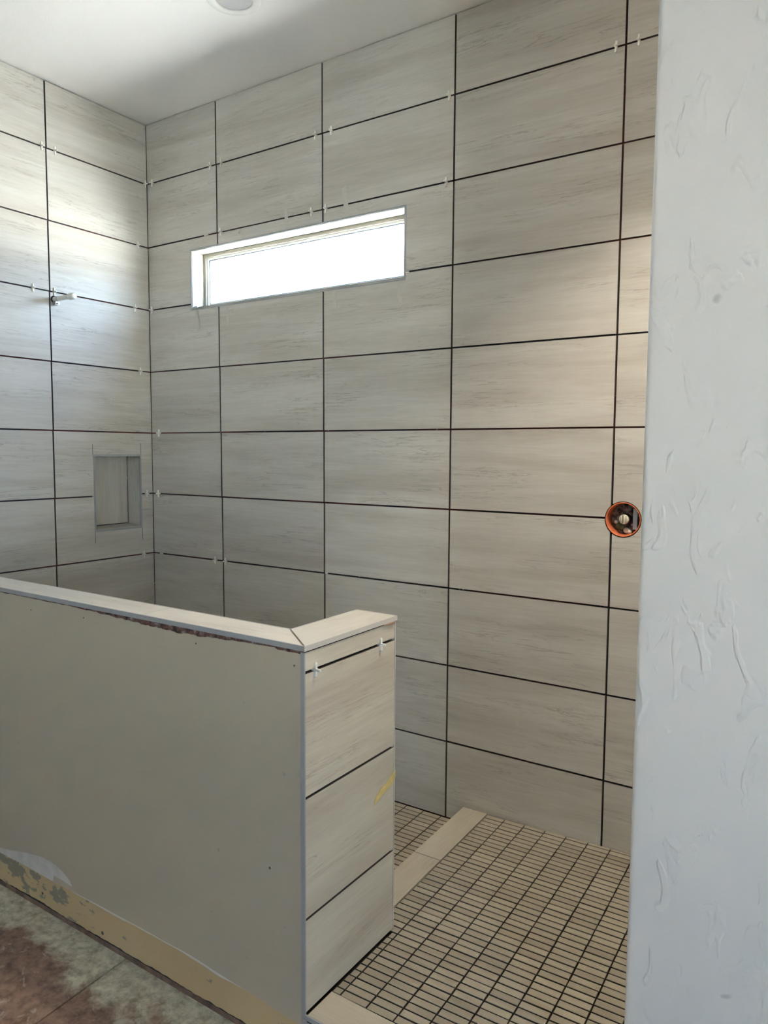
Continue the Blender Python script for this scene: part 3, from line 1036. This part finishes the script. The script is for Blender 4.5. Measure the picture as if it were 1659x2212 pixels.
# ---- entry wall (textured, nearest the camera) with a rounded corner
mb = MB()
R_ = 0.012
pts = []
for i in range(7):
    a = math.pi+ (math.pi/2)*i/6
    pts.append((EX+R_+R_*math.cos(a), EY+R_+R_*math.sin(a)))
for i in range(7):
    a = math.pi/2+(math.pi/2)*i/6
    pts.append((EX+R_+R_*math.cos(a), EY+0.12-R_+R_*math.sin(a)))
outline = pts[:7]+[(RX, EY), (RX, EY+0.12)]+pts[7:]
n = len(outline)
mb.add([(x, y, 0.0) for x, y in outline]+[(x, y, CEIL) for x, y in outline],
       [tuple(reversed(range(n))), tuple(range(n, 2*n))])
mb.add([(x, y, 0.0) for x, y in outline]+[(x, y, CEIL) for x, y in outline], [(i, (i+1) % n, (i+1) % n+n, i+n) for i in range(n)], True)
we = mb.build('wall_entry', M_ENTRY)
tag(we, 'white skip-trowel textured wall end at the shower entry', 'wall', 'structure')

# ---- bathroom outer and rear walls
ws = MB().box(3.30, 3.42, EY+0.12, TH, 0, CEIL).build('wall_right', M_TILE)
tag(ws, 'end wall of the shower behind the entry wall', 'wall', 'structure')
mb = MB()
mb.box(RX, RX+0.15, RY-0.15, VX0, 0, CEIL); mb.box(RX, RX+0.15, VX1, OW, 0, CEIL)
mb.box(RX, RX+0.15, VX0, VX1, 0, VZ0); mb.box(RX, RX+0.15, VX0, VX1, VZ1, CEIL)
wr = mb.build('wall_outer', M_ROOM)
tag(wr, 'side wall of the bathroom with the window behind the camera', 'wall', 'structure')
wq = MB().box(-0.16, RX+0.15, RY-0.15, RY, 0, CEIL).build('wall_rear', M_ROOM)
tag(wq, 'plain rear bathroom wall behind the camera', 'wall', 'structure')
w2 = empty('window_2', (RX+0.08, (VX0+VX1)/2, VZ0))
tag(w2, 'narrow bathroom window behind the camera', 'window', 'structure')
yw, zw = (VX1-VX0)/2, VZ1-VZ0
m_ = MB()
m_.box(-0.03, 0.03, -yw, yw, 0, 0.04); m_.box(-0.03, 0.03, -yw, yw, zw-0.04, zw)
m_.box(-0.03, 0.03, -yw, -yw+0.04, 0.04, zw-0.04); m_.box(-0.03, 0.03, yw-0.04, yw, 0.04, zw-0.04)
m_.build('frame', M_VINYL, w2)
MB().box(-0.003, 0.003, -yw+0.04, yw-0.04, 0.04, zw-0.04).build('pane', M_GLASS, w2)
portal('bathroom_daylight', (RX+0.15, (VX0+VX1)/2, (VZ0+VZ1)/2), (-1, 0, 0), VX1-VX0, VZ1-VZ0)

# recessed light over the entry half of the shower, switched on (a twin of the one in view)
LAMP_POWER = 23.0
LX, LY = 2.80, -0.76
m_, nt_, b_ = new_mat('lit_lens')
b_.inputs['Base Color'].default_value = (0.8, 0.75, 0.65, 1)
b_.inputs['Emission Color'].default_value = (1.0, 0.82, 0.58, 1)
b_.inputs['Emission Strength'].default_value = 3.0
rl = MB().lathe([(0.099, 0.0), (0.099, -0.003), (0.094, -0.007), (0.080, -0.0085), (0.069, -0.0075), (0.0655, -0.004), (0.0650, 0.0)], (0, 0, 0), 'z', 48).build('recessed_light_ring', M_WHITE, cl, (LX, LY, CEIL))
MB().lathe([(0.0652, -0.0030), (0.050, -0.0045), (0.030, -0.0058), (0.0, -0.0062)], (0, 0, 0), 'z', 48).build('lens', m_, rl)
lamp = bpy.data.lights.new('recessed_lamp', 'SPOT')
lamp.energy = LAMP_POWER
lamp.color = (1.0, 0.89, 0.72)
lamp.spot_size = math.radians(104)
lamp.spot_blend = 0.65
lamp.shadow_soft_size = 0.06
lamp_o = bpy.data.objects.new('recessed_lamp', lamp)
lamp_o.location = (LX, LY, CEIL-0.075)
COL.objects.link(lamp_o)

# ================================================================== THINGS
# ---- recessed ceiling light (switched off)
t = tag(empty('ceiling_light', (1.115, -0.510, CEIL)), 'round white recessed ceiling light, switched off', 'light')
MB().lathe([(0.099, 0.0), (0.099, -0.003), (0.094, -0.007), (0.080, -0.0085), (0.069, -0.0075), (0.0655, -0.004), (0.0650, 0.0)], (0, 0, 0), 'z', 64).build('trim_ring', M_WHITE, t)
MB().lathe([(0.0652, -0.0030), (0.050, -0.0045), (0.030, -0.0058), (0.0, -0.0062)], (0, 0, 0), 'z', 48).build('lens', M_DIFF, t)

# ---- shower pipe stub with a cap
t = tag(empty('shower_pipe', (0.0, -0.523, 2.206)), 'capped grey pipe stub sticking out of the niche wall', 'pipe')
def xl(prof, seg=28):
    return MB().lathe(prof, (0, 0, 0), 'x', seg)
xl([(0.0105, -0.02), (0.0105, 0.118), (0.0, 0.118)]).build('pipe', M_PIPE, t)
c = xl([(0.0105, 0.112), (0.0130, 0.113), (0.0142, 0.118), (0.0142, 0.146), (0.0130, 0.150), (0.0090, 0.1515), (0.0, 0.152)]).build('end_cap', M_WHITE, t)
xl([(0.0105, 0.0003), (0.0165, 0.0003), (0.0165, 0.002), (0.0105, 0.003)]).build('pipe_hole_ring', M_BLACK, t)  # dark ring standing in for the shaded hole round the pipe
xl([(0.0106, 0.030), (0.0116, 0.030), (0.0116, 0.033), (0.0106, 0.033)]).build('depth_ring', M_TRIM, t)
mb = MB(); mb.box(0.004, 0.026, -0.010, 0.008, -0.026, -0.010); mb.box(0.022, 0.034, -0.004, 0.006, -0.024, -0.018)
mb.build('pipe_clip', M_STEEL, t)

# ---- valve in its orange guard
t = tag(empty('shower_valve', (HX, 0.0, HZ)), 'rough-in shower valve inside a round orange guard beside the entry wall', 'valve')
gd = MB().lathe([(0.0585, 0.001), (0.0588, -0.0015), (0.0560, -0.0015), (0.0545, 0.004), (0.0520, 0.055), (0.0550, 0.055), (0.0585, 0.012)], (0, 0, 0), 'y', 56)
gd.build('mud_guard', M_ORANGE, t)
# lumpy cavity filling
vs, fs = [], []
RN, SN = 8, 40
for i in range(RN+1):
    r_ = 0.0545*i/RN
    for s in range(SN):
        a = 2*math.pi*s/SN
        x, z = r_*math.cos(a), r_*math.sin(a)
        y = 0.046+0.010*mnoise.noise(Vector((x*55, z*55, 1.3)))+0.006*mnoise.noise(Vector((x*130, z*130, 5.3)))
        vs.append((x, y, z))
for i in range(RN):
    for s in range(SN):
        s2 = (s+1) % SN
        fs.append((i*SN+s, i*SN+s2, (i+1)*SN+s2, (i+1)*SN+s))
mb = MB(); mb.add(vs, fs); mb.build('mortar_fill', M_DEBRIS, t)
MB().lathe([(0.0185, 0.05), (0.0185, 0.020), (0.0165, 0.018)], (-0.001, 0, 0.000), 'y', 28).build('valve_collar', M_BLACK, t)
st = MB().lathe([(0.0165, 0.04), (0.0165, 0.013), (0.0155, 0.011), (0.0, 0.011)], (-0.001, 0, 0.000), 'y', 28).build('valve_stem', plain('cream_plastic', (0.72, 0.70, 0.58), 0.4), t)
mb = MB()
for dx, w in ((-0.0115, 0.0008), (-0.0045, 0.0012), (-0.001, 0.0006), (0.008, 0.0007)):
    h_ = math.sqrt(max(0, 0.0148**2-dx*dx))
    mb.box(-0.001+dx-w, -0.001+dx+w, 0.0106, 0.0112, -h_, h_)
mb.build('stem_groove', M_BLACK, st)
MB().box(0.026, 0.040, 0.028, 0.050, -0.034, 0.036).build('side_plate', M_STEEL, t)
m_ = MB()
for (x, z, r_) in ((-0.024, -0.024, 0.014), (-0.014, -0.029, 0.012)):
    m_.lathe([(0.0, -r_*0.5), (r_*0.6, -r_*0.4), (r_, 0), (r_*0.8, r_*0.4)], (x, 0.040, z), 'y', 14)
m_.build('green_plug', M_GREEN, t)
m_ = MB()
for (x, z, r_) in ((-0.033, -0.012, 0.008), (-0.028, -0.018, 0.006), (0.002, -0.040, 0.011), (0.012, -0.044, 0.009), (0.036, -0.030, 0.007)):
    m_.lathe([(0.0, -r_*0.6), (r_*0.6, -r_*0.45), (r_, 0), (r_*0.8, r_*0.4)], (x, 0.038, z), 'y', 9, False)
m_.build('plaster_lump', M_SMEAR, t)
MB().lathe([(0.0, -0.004), (0.0035, -0.004), (0.005, -0.001), (0.005, 0.008)], (0.022, 0.036, -0.018), 'y', 12).build('screw', M_STEEL, t)

# ---- tile spacers (cross shaped; one arm in the joint, one arm standing out)
def spacer_mesh():
    m_ = MB()
    t_, a_ = 0.0028, 0.0027
    def bar(y0, y1, z0, z1, tip=None):
        m_.box(-t_, t_, y0, y1, z0, z1)
    m_.box(-t_, t_, -0.0060, -0.0005, -0.0145, 0.0145)
    # rounded tips
    for s in (1, -1):
        vs = [(-t_, -0.0060, s*0.0145), (t_, -0.0060, s*0.0145), (t_, -0.0005, s*0.0145), (-t_, -0.0005, s*0.0145),
              (-t_*0.6, -0.0050, s*0.0165), (t_*0.6, -0.0050, s*0.0165), (t_*0.6, -0.0015, s*0.0165), (-t_*0.6, -0.0015, s*0.0165)]
        f = [(0, 1, 5, 4), (1, 2, 6, 5), (2, 3, 7, 6), (3, 0, 4, 7), (4, 5, 6, 7)]
        m_.add(vs, f if s > 0 else [tuple(reversed(q)) for q in f])
    m_.box(-t_, t_, -0.0170, -0.0060, -a_, a_)
    m_.box(-t_*0.6, t_*0.6, -0.0190, -0.0170, -a_*0.6, a_*0.6)
    m_.box(-t_, t_, -0.0005, 0.0085, -a_, a_)
    m_.v = [(x*1.1, y, z*1.12) for x, y, z in m_.v]
    me = m_.mesh('tile_spacer')
    me.materials.append(M_SPACER)
    return me
SPM = spacer_mesh()
def spacer(loc, rz, label, group, tilt=0.0):
    o = link('tile_spacer', SPM, None, None, loc, rz)
    o.rotation_euler = (0, tilt, rz) if rz == 0 else (tilt, 0, rz)
    tag(o, label, 'spacer', None, group)
    return o
GB, GL, GH = 'tile spacers in the window wall', 'tile spacers in the niche wall', 'tile spacers in the half wall end'
for (x, k, lab) in (
    (0.042, 1, 'spacer in the top joint of the window wall, closest to the room corner'),
    (0.451, 1, 'spacer in the top joint, just before the first upright joint of the window wall'),
    (0.522, 1, 'spacer in the top joint, just past the first upright joint of the window wall'),
    (1.077, 1, 'spacer in the top joint above the window, just before the second upright joint'),
    (1.160, 1, 'spacer in the top joint above the window, just past the second upright joint'),
    (1.713, 1, 'spacer in the top joint, beside the third upright joint of the window wall'),
    (2.330, 1, 'spacer in the top joint, just before the upright joint nearest the entry wall'),
    (2.403, 1, 'spacer in the top joint, between the last upright joint and the entry wall'),
    (0.514, 2, 'spacer in the joint just over the window, beside the first upright joint'),
    (1.054, 2, 'spacer in the joint just over the window, just before the second upright joint'),
    (1.132, 2, 'spacer in the joint just over the window, just past the second upright joint'),
    (1.704, 2, 'spacer in the second joint down, beside the third upright joint past the window'),
    (0.021, 3, 'spacer in the corner joint level with the window bottom, on the window wall'),
    (0.058, 5, 'spacer on the window wall by the corner, in the joint above the niche'),
    (0.046, 6, 'spacer on the window wall by the corner, level with the niche middle'),
    (0.452, 7, 'spacer low on the window wall, just before the first upright joint'),
    (0.520, 7, 'spacer low on the window wall, just past the first upright joint'),
):
    spacer((x, 0.0, ROW(k)), 0.0, lab, GB, rnd.uniform(-.08, .08))
for (y, k, lab) in (
    (-0.562, 1, 'spacer in the top joint of the niche wall, before its upright joint'),
    (-0.499, 1, 'spacer in the top joint of the niche wall, past its upright joint'),
    (-0.012, 1, 'spacer in the top joint of the niche wall, right in the corner'),
    (-0.064, 2, 'spacer in the second joint of the niche wall, near the corner'),
    (-0.623, 3, 'spacer beyond the upright joint, level with the capped pipe'),
    (-0.522, 3, 'spacer directly above the foot of the capped pipe'),
    (-0.090, 3, 'spacer between the capped pipe and the corner'),
    (-0.066, 4, 'spacer near the corner in the joint below the capped pipe'),
    (-0.040, 6, 'spacer in the narrow strip between niche and corner'),
    (-0.067, 7, 'spacer below the niche near the corner'),
):
    spacer((0.0, y, ROW(k)), R90, lab, GL, rnd.uniform(-.08, .08))
spacer((PX1, -1.147, 1.009), R90, 'spacer in the half wall end joint, at the grey corner trim', GH, 0.05)
spacer((PX1, -0.862, 1.009), R90, 'spacer in the half wall end joint, at its back edge', GH, -0.04)

# broken spacer pieces lying in the joints
def chip(loc, rz, s, label, group=None):
    m_ = MB()
    m_.box(-0.0135*s, 0.0135*s, -0.0045, 0.0005, -0.0026, 0.0026)
    m_.box(0.006*s, 0.0135*s, -0.0060, -0.0045, -0.0020, 0.0020)
    o = m_.build('spacer_fragment', M_SPACER, None, loc, rz)
    tag(o, label, 'spacer', None, group)
chip((0.419, 0.0, ROW(2)-0.001), 0.0, 1.0, 'broken white spacer piece lying flat in the joint above the window')
chip((1.5365, 0.0, ROW(3)-0.002), 0.0, 0.55, 'small white spacer stub at the lower window corner nearest the entry')
chip((0.062, 0.0, ROW(7)+0.001), 0.0, 0.8, 'flat white spacer piece low in the joint by the corner')
chip((1.135, 0.0, ROW(7)+0.001), 0.0, 0.45, 'tiny white spacer bit at the second upright joint above the half wall')

# ---- strips of tape on the window wall
def tape(x0, z0, x1, z1, w, label, mat=M_TAPE, curl=0.0, torn=0.0, seed=0):
    m_ = MB()
    n = 10
    d = Vector((x1-x0, 0, z1-z0)); nrm = Vector((d.z, 0, -d.x)).normalized()
    vs, fs = [], []
    for i in range(n+1):
        t_ = i/n
        p = Vector((x0, 0, z0))+d*t_
        off = -0.0006-curl*max(0, t_-0.6)**2
        for s in (-1, 1):
            q = p+nrm*(w/2*s)
            j = torn*mnoise.noise(Vector((t_*9, s*3.0, seed)))
            if i in (0, n): q += d.normalized()*0.004*s*(1 if i else -1)
            vs.append((q.x-x0+nrm.x*j, off, q.z-z0+nrm.z*j))
    k = len(vs)
    vs += [(v[0], v[1]+0.0004, v[2]) for v in vs]
    for i in range(n):
        a = 2*i
        fs += [(a, a+1, a+3, a+2), (k+a+2, k+a+3, k+a+1, k+a), (a, a+2, k+a+2, k+a), (a+3, a+1, k+a+1, k+a+3)]
    fs += [(1, 0, k, k+1), (2*n, 2*n+1, k+2*n+1, k+2*n)]
    m_.add(vs, fs)
    o = m_.build('tape_strip', mat, None, (x0, -0.0004, z0))
    tag(o, label, 'tape', None, 'tape strips round the window')
    return o
tape(1.244, 2.492, 1.224, 2.618, 0.023, 'longest tape strip, standing above the window near its entry side', seed=1)
tape(0.919, 2.493, 0.910, 2.586, 0.019, 'tape strip above the middle of the window', seed=2)
tape(0.662, 2.493, 0.640, 2.530, 0.018, 'short tape scrap above the window with a curled white end', curl=0.05, seed=3)
tape(0.343, 2.224, 0.357, 2.115, 0.020, 'tape strip hanging under the window corner nearest the room corner', seed=4)
tape(0.549, 2.209, 0.556, 2.118, 0.018, 'tape strip under the window just past the first upright joint', seed=5)
tape(1.176, 2.209, 1.179, 2.132, 0.020, 'tape strip under the middle of the window', seed=6)
tape(1.486, 2.207, 1.510, 2.113, 0.019, 'creased tape strip under the window corner nearest the entry wall', torn=0.005, seed=7)
# the yellow scrap on the end of the half wall
m_ = MB()
pts = [(-0.105, -0.026), (-0.098, -0.006), (-0.070, 0.010), (-0.044, 0.015), (-0.020, 0.028), (0.001, 0.038), (0.001, 0.018), (-0.012, 0.004), (-0.038, -0.004), (-0.070, -0.014)]
pts = list(reversed(pts))
k = len(pts)
vs = [(0.0008+0.004*max(0, (x+0.03)*20)*0.3, x, z) for x, z in pts]
vs += [(v[0]+0.0005, v[1], v[2]) for v in vs]
m_.add(vs, [tuple(range(k)), tuple(reversed(range(k, 2*k)))]+[(i, i+k, (i+1) % k+k, (i+1) % k) for i in range(k)])
o = m_.build('tape_scrap', M_TAPEY, None, (PX1+0.0016, PY1, 0.588))
tag(o, 'torn yellow tape scrap stuck to the end of the half wall', 'tape')
